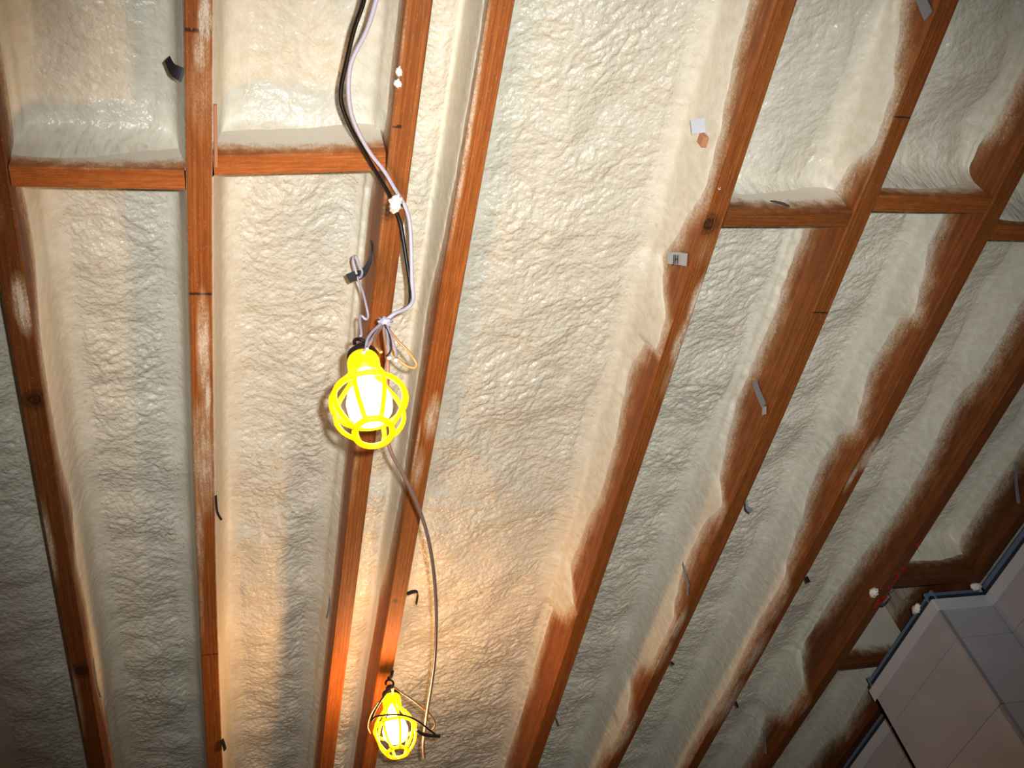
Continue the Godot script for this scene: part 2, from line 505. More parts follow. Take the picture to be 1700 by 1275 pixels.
func foam_mesh(jl: String, jr: String, z0: float, z1: float, depth: float, rough: float, closed: bool, vend: float) -> ArrayMesh:
	# stations along the bay
	var zs := PackedFloat32Array()
	var lim := PackedFloat32Array()
	var z := z0
	var stop := z1 + (0.062 if closed else 0.0)
	while z > stop + 0.002:
		zs.append(z)
		lim.append(9.0)
		var fine := z < 0.0 and z > -2.95
		z -= 0.0038 if fine else (0.03 if z > 0.5 or z < -3.2 else 0.012)
	if closed:
		var e := [Vector3(0.062, depth, 0), Vector3(0.028, depth - 0.008, 0), Vector3(0.012, lerpf(depth, vend, .4), 0), Vector3(0.005, vend + 0.010, 0), Vector3(0.0005, vend - 0.004, 0)]
		for p in smooth_path(e, 6):
			zs.append(z1 + p.x)
			lim.append(p.y)
	else:
		zs.append(z1)
		lim.append(9.0)
	var span := jx(jr, -1.4) - jx(jl, -1.4) - JW
	var nside := 16
	var nflat := maxi(8, int(span / 0.0039))
	var cols := nside * 2 + nflat + 1
	var rows := zs.size()
	var pos := PackedVector3Array()
	pos.resize(rows * cols)
	var uv := PackedVector2Array()
	uv.resize(rows * cols)
	var line := PackedVector2Array()
	line.resize(cols)
	var wgt := PackedFloat32Array()
	wgt.resize(cols)
	for k in cols:
		var q := minf(k, cols - 1 - k) / float(nside)
		wgt[k] = clampf((q - 0.75) / 0.5, 0.0, 1.0)
	for i in rows:
		z = zs[i]
		var a := jx(jl, z) + JW - 0.001
		var b := jx(jr, z) + 0.001
		var dl := depth + 0.010 * n_big.get_noise_2d(a * 3.0, z * 3.2)
		var dr := depth + 0.010 * n_big.get_noise_2d(b * 3.0, z * 3.2)
		var vl := clampf(cov(jl + "R", z) + 0.018, 0.003, dl - 0.025)
		var vr := clampf(cov(jr + "L", z) + 0.018, 0.003, dr - 0.025)
		var wig := 0.003 * n_mid.get_noise_2d(z * 30.0, a * 10.0)
		var cl := side_points(a, vl + wig, dl, 1.0, span)
		var cr := side_points(b, vr - wig, dr, -1.0, span)
		for k in nside + 1:
			var t := 4.0 * k / nside
			line[k] = spline(cl, t)
			line[cols - 1 - k] = spline(cr, t)
		var pa := line[nside]
		var pb := line[cols - 1 - nside]
		for k in range(1, nflat):
			var t := float(k) / nflat
			line[nside + k] = Vector2(lerpf(pa.x, pb.x, t), lerpf(pa.y, pb.y, t) - 0.006 * sin(PI * t))
		for k in cols:
			var p := line[k]
			var w := wgt[k]
			var s := p.x + (p.y - depth if k < nside else (depth - p.y if k > cols - 1 - nside else 0.0))
			var y := p.y
			if lim[i] < 5.0:
				var l := lim[i] - 0.020 * sin(PI * clampf((p.x - a) / (b - a), 0, 1)) * clampf((depth - lim[i]) / depth, 0, 1) * 1.4 + 0.004 * n_mid.get_noise_2d(p.x * 18.0, z1 * 7.0)
				var hh := clampf(0.5 + 0.5 * (l - y) / 0.016, 0.0, 1.0)
				y = lerpf(l, y, hh) - 0.016 * hh * (1.0 - hh)
				w *= clampf((lim[i] - vend) / 0.05, 0.0, 1.0) * 0.7 + 0.3
			var big := n_big.get_noise_2d(s * 5.0 + 7.0, z * 5.0)
			var d := 0.0
			if w > 0.01 or k % 1 == 0:
				var wx := n_warp.get_noise_2d(s * 14.0, z * 14.0)
				var patch := clampf(0.62 + 0.9 * n_big.get_noise_2d(s * 4.0 + 40.0, z * 4.0 + 11.0), 0.3, 1.15)
				var cell := n_cell.get_noise_2d(s * 66.0 + wx * 1.2, z * 92.0 + wx * 1.4) + 1.0
				var bump := 1.0 - minf(cell * cell * 1.3, 1.0)
				var mid := n_mid.get_noise_2d(s * 20.0 + wx * 0.5, z * 38.0 + big)
				d = w * (big * 0.012 + mid * 0.0024 * (0.4 + 0.6 * rough) + bump * 0.0044 * patch * rough)
				d += (1.0 - w) * (0.0008 * mid + 0.0006 * bump) * clampf(minf(k, cols - 1 - k) / 5.0, 0.0, 1.0)
			pos[i * cols + k] = Vector3(p.x + (0.0 if w > 0.5 else (1.0 - w * 2.0) * d * (1.0 if k < nside else -1.0)), y - d * clampf(w * 2.0, 0.15, 1.0), z)
			uv[i * cols + k] = Vector2(s, z) / 0.22
	var nor := PackedVector3Array()
	nor.resize(rows * cols)
	var idx := PackedInt32Array()
	var skin := PackedInt32Array()
	for i in rows:
		var i0 := maxi(i - 1, 0) * cols
		var i1 := mini(i + 1, rows - 1) * cols
		for k in cols:
			var dx := pos[i * cols + mini(k + 1, cols - 1)] - pos[i * cols + maxi(k - 1, 0)]
			var dz := pos[i1 + k] - pos[i0 + k]
			var n := dz.cross(dx)
			nor[i * cols + k] = n.normalized()
			if i < rows - 1 and k < cols - 1:
				var o := i * cols + k
				var six := PackedInt32Array([o, o + 1, o + cols, o + 1, o + cols + 1, o + cols])
				if wgt[k] + 0.5 * n_mid.get_noise_2d(k * 0.22, zs[i] * 40.0) > 0.42:
					idx.append_array(six)
				else:
					skin.append_array(six)
	var arr := []
	arr.resize(Mesh.ARRAY_MAX)
	arr[Mesh.ARRAY_VERTEX] = pos
	arr[Mesh.ARRAY_NORMAL] = nor
	arr[Mesh.ARRAY_TEX_UV] = uv
	var m := ArrayMesh.new()
	for part in [[idx, M.foam if rough > 0.7 else M.foam_calm], [skin, M.foam_skin]]:
		var one := ArrayMesh.new()
		arr[Mesh.ARRAY_INDEX] = part[0]
		one.add_surface_from_arrays(Mesh.PRIMITIVE_TRIANGLES, arr)
		var st := SurfaceTool.new()
		st.create_from(one, 0)
		st.generate_tangents()
		st.commit(m)
		m.surface_set_material(m.get_surface_count() - 1, part[1])
	return m


func side_points(x: float, v: float, d: float, s: float, span: float) -> Array:
	var r := minf(minf(0.045, (d - v) * 0.7), span * 0.16)
	var t := minf(0.010, span * 0.06)
	return [Vector2(x, v), Vector2(x + s * 0.0035, v + 0.009), Vector2(x + s * t, v + (d - v) * 0.42), Vector2(x + s * (t + 0.22 * r), d - 0.3 * r), Vector2(x + s * (t + r), d)]


func spline(c: Array, t: float) -> Vector2:
	var i := mini(int(t), c.size() - 2)
	var a: Vector2 = c[maxi(i - 1, 0)]
	var b: Vector2 = c[i]
	var e: Vector2 = c[i + 1]
	var d: Vector2 = c[mini(i + 2, c.size() - 1)]
	return b.cubic_interpolate(e, a, d, t - i)


# ============================ timber ============================
const ROWS_SIDE := 56
const ROWS_UNDER := 36
const SIDE_H := 0.15

func wood_texture(cols: int, length: float, start: float, tone: float, sd: int, left: Callable, right: Callable, patches: Array, marks: Array, knots: Array, mist: float) -> ImageTexture:
	# unrolled stick: left side, underside, right side; timber with sprayed dust lying on it
	var rows := ROWS_SIDE * 2 + ROWS_UNDER
	var out := PackedByteArray()
	out.resize(cols * rows * 3)
	var step := length / cols
	var dust := Color(0.855, 0.815, 0.76)
	var lc := Color(0.635, 0.37, 0.165)
	var dc := Color(0.535, 0.28, 0.11)
	for c in cols:
		var z := start - c * step
		var vl: float = left.call(z)
		var vr: float = right.call(z)
		for r in rows:
			var n1 := soft_bytes[((r * 3 + sd * 37) & 511) * 512 + ((c + sd * 91) & 511)] / 255.0
			var g := grain_bytes[((r * 9 + sd * 53 + int(n1 * 14.0)) & 511) * 512 + (((c >> 3) + sd * 17) & 511)] / 255.0
			var wn := white_bytes[((r * 7 + sd * 11) & 511) * 512 + ((c * 3 + r * 131 + sd) & 511)] / 255.0
			var tone_here := tone * (0.90 + 0.2 * n1)
			var gg := clampf((g - 0.30) * 2.2, 0.0, 1.0)
			var cr := lerpf(dc.r, lc.r, gg) * tone_here
			var cg := lerpf(dc.g, lc.g, gg) * tone_here
			var cb := lerpf(dc.b, lc.b, gg) * tone_here
			var a := 0.0
			if r < ROWS_SIDE or r >= ROWS_SIDE + ROWS_UNDER:
				var v := 0.0
				var lim := 0.0
				if r < ROWS_SIDE:
					v = SIDE_H * (1.0 - (r + 0.5) / ROWS_SIDE)
					lim = vl
				else:
					v = SIDE_H * (r + 0.5 - ROWS_SIDE - ROWS_UNDER) / ROWS_SIDE
					lim = vr
				var e := (v - lim + mist * 0.55 + (n1 - 0.5) * 0.018) / mist
				e = clampf(e, 0.0, 1.0)
				e = e * e * (3.0 - 2.0 * e)
				a = clampf(e * 1.05 + (wn - 0.5) * 0.75 * e * (1.15 - e) * 1.6 + (0.30 if wn > 0.985 else 0.0) * minf(e * 4.0 + 0.15, 1.0), 0.0, 1.0)
			else:
				var t := (r + 0.5 - ROWS_SIDE) / ROWS_UNDER
				var e := 0.0
				for p in patches:
					var dz: float = (z / H - p[0]) / p[2]
					var dt: float = (t - p[1]) / p[3]
					var q := 1.0 - dz * dz - dt * dt
					if q > 0.0:
						e = maxf(e, q * p[4])
				e = e * (0.55 + 0.9 * n1)
				a = clampf(e * 0.95 + (wn - 0.5) * minf(e * 1.0, 0.55), 0.0, 0.95)
				if wn > 0.992:
					a = maxf(a, 0.35)
				for mk in marks:
					if absf(z / H - mk + 0.0015 * (n1 - 0.5)) < 0.0013 and (tone != 1.0 or t < 0.4):
						cr *= 0.35
						cg *= 0.4
						cb *= 0.5
				for kn in knots:
					var dz2: float = (z / H - kn[0]) / kn[2]
					var dt2: float = (t - kn[1]) * 0.027 / kn[2]
					var q2: float = sqrt(dz2 * dz2 + dt2 * dt2)
					if q2 < 1.0:
						var ringed := 0.5 + 0.35 * sin(q2 * 16.0 + n1 * 5.0)
						var dk := (1.0 - q2) * 0.65 * (0.5 + ringed)
						cr *= 1.0 - dk
						cg *= 1.0 - dk
						cb *= 1.0 - dk
			var o := (r * cols + c) * 3
			out[o] = int(clampf(lerpf(cr, dust.r, a), 0, 1) * 255)
			out[o + 1] = int(clampf(lerpf(cg, dust.g, a), 0, 1) * 255)
			out[o + 2] = int(clampf(lerpf(cb, dust.b, a), 0, 1) * 255)
	return tex(Image.create_from_data(cols, rows, false, Image.FORMAT_RGB8, out))


func stick_mesh(zs: PackedFloat32Array, off: Callable, width: float, depth: float, start: float, length: float) -> ArrayMesh:
	# a long timber running along -z; off gives its left face; the underside lies at y = 0
	var ch := 0.0022
	var prof := [[0.0, depth], [0.0, SIDE_H], [0.0, ch], [ch, 0.0], [width - ch, 0.0], [width, ch], [width, SIDE_H], [width, depth], [0.0, depth]]
	var total := float(ROWS_SIDE * 2 + ROWS_UNDER)
	var vv := [0.002, 0.004, (ROWS_SIDE - 0.5) / total, (ROWS_SIDE + 0.5) / total, (ROWS_SIDE + ROWS_UNDER - 0.5) / total, (ROWS_SIDE + ROWS_UNDER + 0.5) / total, 0.996, 0.998, 1.0]
	var st := SurfaceTool.new()
	st.begin(Mesh.PRIMITIVE_TRIANGLES)
	st.set_smooth_group(-1)
	var at := func(i: int, k: int) -> Vector3:
		return Vector3(off.call(zs[i]) + prof[k][0], prof[k][1], zs[i])
	for i in zs.size() - 1:
		for k in prof.size() - 1:
			var c := [[i, k], [i, k + 1], [i + 1, k + 1], [i, k], [i + 1, k + 1], [i + 1, k]]
			for q in c:
				st.set_uv(Vector2((start - zs[q[0]]) / length, vv[q[1]]))
				st.add_vertex(at.call(q[0], q[1]))
	for e in [0, zs.size() - 1]:
		for k in range(1, prof.size() - 2):
			var tri := [0, k, k + 1]
			if e == 0:
				tri.reverse()
			for q in tri:
				st.set_uv(Vector2((start - zs[e]) / length + 0.002 * q, 0.5))
				st.add_vertex(at.call(e, q))
	st.generate_normals()
	return st.commit()


func wood_material(t: Texture2D) -> StandardMaterial3D:
	var m := std(Color(1, 1, 1), 0.62)
	m.albedo_texture = t
	m.metallic_specular = 0.4
	return m


func build_joists() -> void:
	var zs := PackedFloat32Array()
	var z := 2.45
	while z > -4.45:
		zs.append(z)
		z -= 0.06 if z < 0.2 and z > -3.2 else 0.3
	zs.append(-4.48)
	var labels := {
		"Z": "timber joist left of the joist with dark knotty underside",
		"A": "dark timber joist with knots, left of the joist dusted pinkish white",
		"B": "timber joist dusted pinkish white along its underside, between the two left blocks",
		"C": "timber joist that the upper caged lamp hangs beside",
		"D": "timber joist that the smaller-looking second lamp hangs from",
		"E": "timber joist with a printed metal tag stuck out of its side",
		"F": "timber joist with a bent grey metal strap nailed to its side",
		"G": "timber joist between the strapped joist and the red-marked joist",
		"H": "timber joist with red paint marks beside the white chase",
		"I": "dark timber joist against the blue steel track of the white chase",
		"K": "timber joist hidden above the white drywall chase"}
	var sd := 1
	for n in ["Z", "A", "B", "C", "D", "E", "F", "G", "H", "I", "K"]:
		var t := wood_texture(1400, TZL, TZ0, TONE[n], sd, func(zz: float) -> float: return cov(n + "L", zz), func(zz: float) -> float: return cov(n + "R", zz), PATCH[n], MARK[n], KNOT[n], 0.078)
		sd += 1
		var o := put(stick_mesh(zs, func(zz: float) -> float: return jx(n, zz), JW, JD, TZ0, TZL), "ceiling_joist", wood_material(t), self, Vector3(0, JB, 0))
		tag(o, labels[n], "joist", "ceiling joists")


func build_blocks() -> void:
	# [left joist, right joist, middle z at left end, at right end, drop, coverage, tone, label]
	var sd := 20
	for b in [
			["A", "B", -.782, -.789, .0, .027, 1.12, "short wooden block between dark knotty joist and pinkish-dusted joist"],
			["B", "C", -.748, -.770, .0, .032, 1.12, "short wooden block between pinkish-dusted joist and the upper lamp's joist"],
			["E", "F", -.802, -.812, .0, .038, .82, "dark red wooden block with a bent nail on its face"],
			["F", "G", -.757, -.763, .0, .034, .98, "wooden block between strapped joist and the joist after it"],
			["G", "H", -.808, -.812, .0, .034, .98, "wooden block between the red-marked joist and its plain neighbour"],
			["H", "I", -1.90, -1.90, .0, .070, .62, "dark wooden block nearest the jog of the white chase"],
			["H", "I", -2.28, -2.28, .0, .050, .66, "dark wooden block beyond the crumpled paper by the white chase"]]:
		var zl: float = b[2]
		var zr: float = b[3]
		var x0 := jx(b[0], zl) + JW + 0.0015
		var x1 := jx(b[1], zr) - 0.0015
		var len := x1 - x0
		var lim: float = b[5]
		var t := wood_texture(320, 0.32, 0.0, b[6], sd, func(_z: float) -> float: return 0.0, func(zz: float) -> float: return lim - 0.012 * sin(PI * clampf(-zz / len, 0, 1)), [], [], [], 0.045)
		sd += 1
		var zs := PackedFloat32Array([0.0, -len * 0.5, -len])
		var o := put(stick_mesh(zs, func(_z: float) -> float: return -0.0165, 0.033, JD - 0.01, 0.0, 0.32), "joist_block", wood_material(t), self, Vector3(x0, JB + b[4], zl))
		o.rotation.y = -PI / 2 - atan2(zr - zl, len) * -1.0
		tag(o, b[7], "block", "blocking between joists")


# ============================ drywall chase ============================
func build_chase() -> void:
	var r := thing("wall_right", "white drywall chase with a stepped corner under a dark blue steel track", "wall", Vector3(0, 0, 0), "", "structure")
	var top := JB - 0.034
	# plan of the face, near to far: near run, step, bump, return, far run
	var xn := 2.032
	var xb := 1.854
	var xf := 1.995
	var zj := -1.936
	var ze := -2.366
	var runs := [[Vector2(xn, 2.5), Vector2(xn, zj)], [Vector2(xn, zj), Vector2(xb, zj)], [Vector2(xb, zj), Vector2(xb, ze)], [Vector2(xb, ze), Vector2(xf, ze)], [Vector2(xf, ze), Vector2(xf, -4.5)]]
	var rowsy := [[0.0, 1.20], [1.2012, 2.40], [2.4012, 2.642], [2.6432, 2.840], [2.8412, top]]
	for i in runs.size():
		var a: Vector2 = runs[i][0]
		var b: Vector2 = runs[i][1]
		var d := (b - a).normalized()
		var nrm := Vector2(d.y, -d.x)          # points into the room's solid side
		if nrm.x < 0.0 or (absf(nrm.x) < 0.01 and nrm.y > 0.0):
			nrm = -nrm
		if i == 3:
			nrm = Vector2(0, 1)
		var len := a.distance_to(b)
		var th := 0.0125
		var mid := (a + b) * 0.5 + nrm * th * 0.5
		var along := absf(d.y) > 0.5
		var ext := th if i in [1, 3] else 0.0
		for y in rowsy:
			var s := Vector3(th, y[1] - y[0], len) if along else Vector3(len + ext * 0.0, y[1] - y[0], th)
			put(box_mesh(s, 0.0005), "drywall_panel", M.drywall, r, Vector3(mid.x, (y[0] + y[1]) * 0.5, mid.y))
		# corner bead: a thin white lip along the top edge
		var lip := mid - nrm * (th * 0.5 + 0.002)
		put(box_mesh(Vector3(0.004, 0.036, len + 0.003) if along else Vector3(len + 0.003, 0.036, 0.004), 0.001), "edge_bead", M.bead, r, Vector3(lip.x, top - 0.018, lip.y))
		# steel track above it, and a dark strip painted as the shadow gap in the joint
		var tk := mid + nrm * (th * 0.5 + 0.004 if i > 0 else 0.004)
		put(box_mesh(Vector3(0.008, 0.05, len) if along else Vector3(len, 0.05, 0.008), 0.001), "steel_track", M.track, r, Vector3(tk.x, JB - 0.0265, tk.y))
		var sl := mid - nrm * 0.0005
		put(box_mesh(Vector3(th - 0.002, 0.014, len) if along else Vector3(len, 0.014, th - 0.002), 0.002), "joint_shade_strip", M.joint_shade, r, Vector3(sl.x, top + 0.0075, sl.y))
	# solid core behind the faces
	put(box_mesh(Vector3(0.5, JB - 0.06, 7.0)), "stud_core", M.plain_wall, r, Vector3(xn + 0.05 + 0.25, (JB - 0.06) * 0.5, -1.0))


# ============================ lamps ============================
func build_lamps() -> void:
	lamp(Vector3(0.197, 2.664, -0.926), Vector3(0.018, 1, 0.0), 0.3, "upper yellow caged work lamp, glowing, with wires bunched over its collar", 0.115, 0.95)
	lamp(Vector3(0.374, 2.839, -2.087), Vector3(0.02, 1, 0.02), 0.1, "second yellow caged work lamp, glowing, with a wire wrapped round its cage", 0.22, 0.86)


func cage_radius(y: float) -> float:
	# y measured down from the collar's lower end, in metres
	var pts := [Vector2(0, .0215), Vector2(.012, .028), Vector2(.03, .0415), Vector2(.05, .0515), Vector2(.07, .055), Vector2(.09, .0525), Vector2(.11, .044), Vector2(.125, .034), Vector2(.132, .0275)]
	for i in pts.size() - 1:
		if y <= pts[i + 1].y or y <= pts[i + 1].x:
			if y <= pts[i + 1].x:
				var t: float = (y - pts[i].x) / (pts[i + 1].x - pts[i].x)
				var p0: Vector2 = pts[maxi(i - 1, 0)]
				var p3: Vector2 = pts[mini(i + 2, pts.size() - 1)]
				return cubic_interpolate(pts[i].y, pts[i + 1].y, p0.y, p3.y, t)
	return pts[-1].y


func lamp(at: Vector3, axis: Vector3, turn: float, label: String, power: float, size: float) -> void:
	var o := thing("caged_lamp", label, "lamp", at, "string of caged work lamps")
	var y := axis.normalized()
	var x := y.cross(Vector3.BACK).normalized()
	o.basis = (Basis(x, y, x.cross(y)) * Basis(Vector3.UP, turn)).scaled(Vector3.ONE * size)
	var c0 := 0.062       # lower end of the collar
	put(lathe_mesh([Vector2(.0, .130), Vector2(.010, .130), Vector2(.013, .126), Vector2(.0135, .116), Vector2(.020, .113), Vector2(.0245, .109), Vector2(.0250, .0965), Vector2(.0, .0965)], 24), "socket", M.rubber, o)
	var hk := []
	for k in 13:
		var a := -PI * 0.5 + TAU * 0.8 * k / 12.0
		hk.append(Vector3(0.011 * cos(a), 0.139 + 0.012 * sin(a), 0))
	put(tube_mesh(hk, 0.003, 8, 3), "hanging_hook", M.rubber, o)
	put(lathe_mesh([Vector2(.018, .096), Vector2(.0245, .096), Vector2(.0255, .092), Vector2(.0250, .066), Vector2(.0240, c0), Vector2(.0185, c0 - .002), Vector2(.018, .094)], 28), "collar", M.yellow, o)
	for k in 8:
		var a := TAU * k / 8.0
		var pts := []
		for i in 12:
			var d := 0.132 * i / 11.0
			var rr := cage_radius(d)
			pts.append(Vector3(cos(a) * rr, c0 - d, sin(a) * rr))
		put(tube_mesh(pts, 0.0036, 8, 2, 1.0), "cage_rib", M.yellow, o)
	for b in [[0.062, 0.0555, 0.0042], [0.131, 0.0275, 0.0045]]:
		var pts := []
		for i in 41:
			var a := TAU * i / 40.0
			pts.append(Vector3(cos(a) * b[1], c0 - b[0], sin(a) * b[1]))
		put(tube_mesh(pts, b[2], 8, 1), "cage_band", M.yellow, o)
	var prof := [Vector2(.0, .066), Vector2(.013, .066), Vector2(.0135, .050), Vector2(.016, .038), Vector2(.023, .026), Vector2(.031, .012), Vector2(.0345, -.004), Vector2(.033, -.020), Vector2(.026, -.032), Vector2(.014, -.0385), Vector2(.0, -.040)]
	put(lathe_mesh(prof, 28), "light_bulb", M.bulb, o)
	var l := OmniLight3D.new()
	l.name = "bulb_light"
	l.light_color = Color(1.0, 0.76, 0.52)
	l.light_energy = power
	l.light_size = 0.028
	l.omni_range = 10.0
	l.omni_attenuation = 2.0
	l.shadow_enabled = true
	o.add_child(l)


# ============================ cords ============================
func V(x: float, y: float, z: float) -> Vector3:
	return Vector3(x, y, z)


func cord(pts: Array, r: float, mat: Material, called: String, label: String, category := "cord", group := "") -> void:
	var base: Vector3 = pts[-1]
	var local := []
	for p in pts:
		local.append(p - base)
	var o := put(tube_mesh(local, r, 8, 7), called, mat, self, base)
	tag(o, label, category, group)


func build_cords() -> void:
	cord([V(0.15, 2.9, 0.9), V(0.19, 2.88, 0.2), V(0.190, 2.893, -0.2), V(0.180, 2.902, -0.401), V(0.178, 2.909, -0.450), V(0.170, 2.923, -0.495), V(0.164, 2.937, -0.551), V(0.161, 2.944, -0.587), V(0.165, 2.951, -0.616), V(0.181, 2.961, -0.654), V(0.204, 2.972, -0.695), V(0.228, 2.980, -0.735), V(0.252, 2.986, -0.774), V(0.262, 2.986, -0.797), V(0.274, 2.979, -0.822), V(0.284, 2.951, -0.867), V(0.290, 2.923, -0.899), V(0.290, 2.902, -0.917), V(0.287, 2.895, -0.925), V(0.275, 2.881, -0.923), V(0.255, 2.867, -0.925), V(0.243, 2.860, -0.934)],
		0.0034, M.black_cord, "electric_cord", "black electric cord hanging in a bow beside the white cord")
	cord([V(0.17, 2.9, 0.9), V(0.21, 2.875, 0.2), V(0.212, 2.886, -0.2), V(0.200, 2.895, -0.397), V(0.193, 2.902, -0.446), V(0.186, 2.916, -0.491), V(0.174, 2.930, -0.532), V(0.170, 2.937, -0.558), V(0.172, 2.944, -0.595), V(0.181, 2.954, -0.633), V(0.198, 2.964, -0.670), V(0.216, 2.972, -0.700), V(0.240, 2.978, -0.731), V(0.262, 2.982, -0.766), V(0.278, 2.979, -0.790), V(0.287, 2.972, -0.814), V(0.291, 2.955, -0.848), V(0.293, 2.923, -0.895), V(0.294, 2.902, -0.911), V(0.289, 2.888, -0.916), V(0.277, 2.877, -0.919), V(0.259, 2.864, -0.918), V(0.245, 2.856, -0.926)],
		0.0032, M.white_cord, "electric_cord", "white electric cord hanging in a bow beside the black cord")
	cord([V(0.242, 2.853, -0.933), V(0.250, 2.830, -0.985), V(0.254, 2.815, -1.055), V(0.264, 2.804, -1.145), V(0.295, 2.807, -1.216), V(0.327, 2.811, -1.290), V(0.350, 2.815, -1.353), V(0.368, 2.818, -1.414), V(0.386, 2.822, -1.490), V(0.403, 2.826, -1.580), V(0.418, 2.832, -1.677), V(0.434, 2.839, -1.815), V(0.441, 2.843, -1.923), V(0.442, 2.839, -2.000), V(0.443, 2.832, -2.076), V(0.445, 2.825, -2.143), V(0.452, 2.818, -2.193)],
		0.0034, M.brown_cord, "electric_cord", "pale brown cord sagging from the upper lamp to the second lamp")
	cord([V(0.243, 2.846, -0.927), V(0.261, 2.825, -0.941), V(0.275, 2.815, -0.951), V(0.287, 2.807, -0.964), V(0.291, 2.801, -0.970), V(0.287, 2.800, -0.976), V(0.273, 2.807, -0.975), V(0.258, 2.818, -0.965), V(0.250, 2.839, -0.958)],
		0.0022, M.amber_cord, "wire_loop", "amber wire loop sticking out beside the upper lamp's collar", "wire")
	var mats := [M.white_cord, M.amber_cord, M.white_cord, M.white_cord, M.black_cord, M.white_cord]
	var says := ["white wire draped down the front of the upper lamp's collar", "amber wire draped over the upper lamp's yellow collar", "white wire draped down the front of the upper lamp's collar", "white wire draped down the front of the upper lamp's collar", "thin black wire end hanging over the upper lamp's cage", "white wire draped down the front of the upper lamp's collar"]
	var st := [
		[V(0.239, 2.850, -0.931), V(0.221, 2.804, -0.914), V(0.207, 2.762, -0.897), V(0.199, 2.735, -0.886), V(0.197, 2.722, -0.878)],
		[V(0.240, 2.850, -0.931), V(0.226, 2.804, -0.908), V(0.215, 2.770, -0.895), V(0.213, 2.742, -0.888), V(0.218, 2.724, -0.885)],
		[V(0.244, 2.850, -0.931), V(0.241, 2.811, -0.920), V(0.237, 2.775, -0.912), V(0.235, 2.750, -0.908), V(0.231, 2.730, -0.900), V(0.229, 2.712, -0.886)],
		[V(0.246, 2.850, -0.931), V(0.247, 2.818, -0.924), V(0.248, 2.785, -0.920), V(0.247, 2.755, -0.916), V(0.243, 2.735, -0.908), V(0.239, 2.714, -0.892)],
		[V(0.242, 2.850, -0.928), V(0.244, 2.804, -0.918), V(0.240, 2.766, -0.908), V(0.233, 2.736, -0.895), V(0.221, 2.704, -0.878)],
		[V(0.237, 2.850, -0.928), V(0.219, 2.814, -0.915), V(0.206, 2.780, -0.905), V(0.200, 2.752, -0.900), V(0.194, 2.735, -0.895)]]
	for i in st.size():
		cord(st[i], 0.0014 if i == 4 else 0.0023, mats[i], "lamp_wire", says[i], "wire", "wires draped over the upper lamp")
	var k := put(lump_mesh(V(0.020, 0.016, 0.018), 6), "tape_knot", M.white_cord, self, V(0.244, 2.855, -0.930))
	tag(k, "pale tape knot where the cords meet above the upper lamp", "tape")
	cord([V(0.215, 3.000, -0.936), V(0.209, 3.014, -0.917), V(0.214, 3.028, -0.918), V(0.220, 3.014, -0.927), V(0.224, 3.000, -0.932), V(0.219, 2.986, -0.933), V(0.214, 2.979, -0.930), V(0.219, 2.944, -0.933), V(0.221, 2.909, -0.936), V(0.222, 2.888, -0.941), V(0.217, 2.877, -0.939), V(0.210, 2.881, -0.935), V(0.206, 2.868, -0.932), V(0.203, 2.822, -0.926), V(0.201, 2.815, -0.925)],
		0.0020, M.white_cord, "hanging_wire", "thin pale wire hooking the upper lamp to the grey strap", "wire")
	var sp := put(strap_mesh([V(0.201, 3.000, -0.945), V(0.214, 3.006, -0.943), V(0.225, 3.014, -0.945), V(0.233, 3.017, -0.935), V(0.240, 3.028, -0.923), V(0.243, 3.042, -0.914), V(0.243, 3.063, -0.912)], V(0, 0.014, 0.010), 0.0022), "plastic_strap", M.gray_strap, self)
	tag(sp, "dark grey strap curling from the joist side above the upper lamp", "strap")
	# second lamp's wires
	var g := "wires round the second lamp"
	cord([V(0.372, 2.900, -2.04), V(0.368, 2.885, -1.99), V(0.382, 2.868, -1.985), V(0.407, 2.856, -2.000), V(0.438, 2.846, -2.030), V(0.457, 2.839, -2.052), V(0.466, 2.832, -2.076), V(0.457, 2.829, -2.095), V(0.434, 2.826, -2.095)],
		0.0022, M.amber_cord, "wire_loop", "amber wire arching out right of the second lamp", "wire", g)
	cord([V(0.370, 2.900, -2.04), V(0.361, 2.885, -1.99), V(0.343, 2.867, -1.991), V(0.325, 2.856, -2.030), V(0.316, 2.842, -2.050), V(0.322, 2.834, -2.020), V(0.350, 2.826, -2.004), V(0.385, 2.820, -2.004), V(0.418, 2.818, -2.030), V(0.450, 2.820, -2.075), V(0.467, 2.821, -2.098)],
		0.0022, M.dark_steel, "wire_loop", "dark wire wrapped round the front of the second lamp's cage", "wire", g)
	cord([V(0.419, 2.821, -2.071), V(0.442, 2.821, -2.096), V(0.480, 2.822, -2.111)], 0.0042, M.dark_steel, "wire_stub", "dark bundled wire end pointing out beside the second lamp", "wire")
	cord([V(0.334, 2.874, -2.024), V(0.319, 2.867, -2.059), V(0.312, 2.853, -2.087), V(0.318, 2.843, -2.103)], 0.0018, M.amber_cord, "wire_loop", "thin amber wire bent out left of the second lamp", "wire", g)
	cord([V(0.391, 3.002, -2.098), V(0.385, 2.985, -2.096), V(0.378, 2.975, -2.085), V(0.375, 2.970, -2.077), V(0.374, 2.962, -2.072)], 0.0035, M.dark_steel, "hanging_nail", "black nail hook under the joist holding the second lamp", "nail")


# ============================ bits on the joists ============================
func on_side(j: String, right: bool, z: float, v: float, out := 0.0) -> Vector3:
	# a point on a joist's side face: z and v in units of H, out in metres away from the face
	var zz := z * H
	return Vector3(jx(j, zz) + (JW + out if right else -out), JB + v * H, zz)


func strap(j: String, right: bool, pts: Array, w: Vector3, thick: float, mat: Material, called: String, label: String, category: String, group := "") -> MeshInstance3D:
	var p := []
	var base := on_side(j, right, pts[0][0], pts[0][1])
	for q in pts:
		p.append(on_side(j, right, q[0], q[1], q[2]) - base)
	var o := put(strap_mesh(p, w, thick, 3), called, mat, self, base)
	tag(o, label, category, group)
	return o


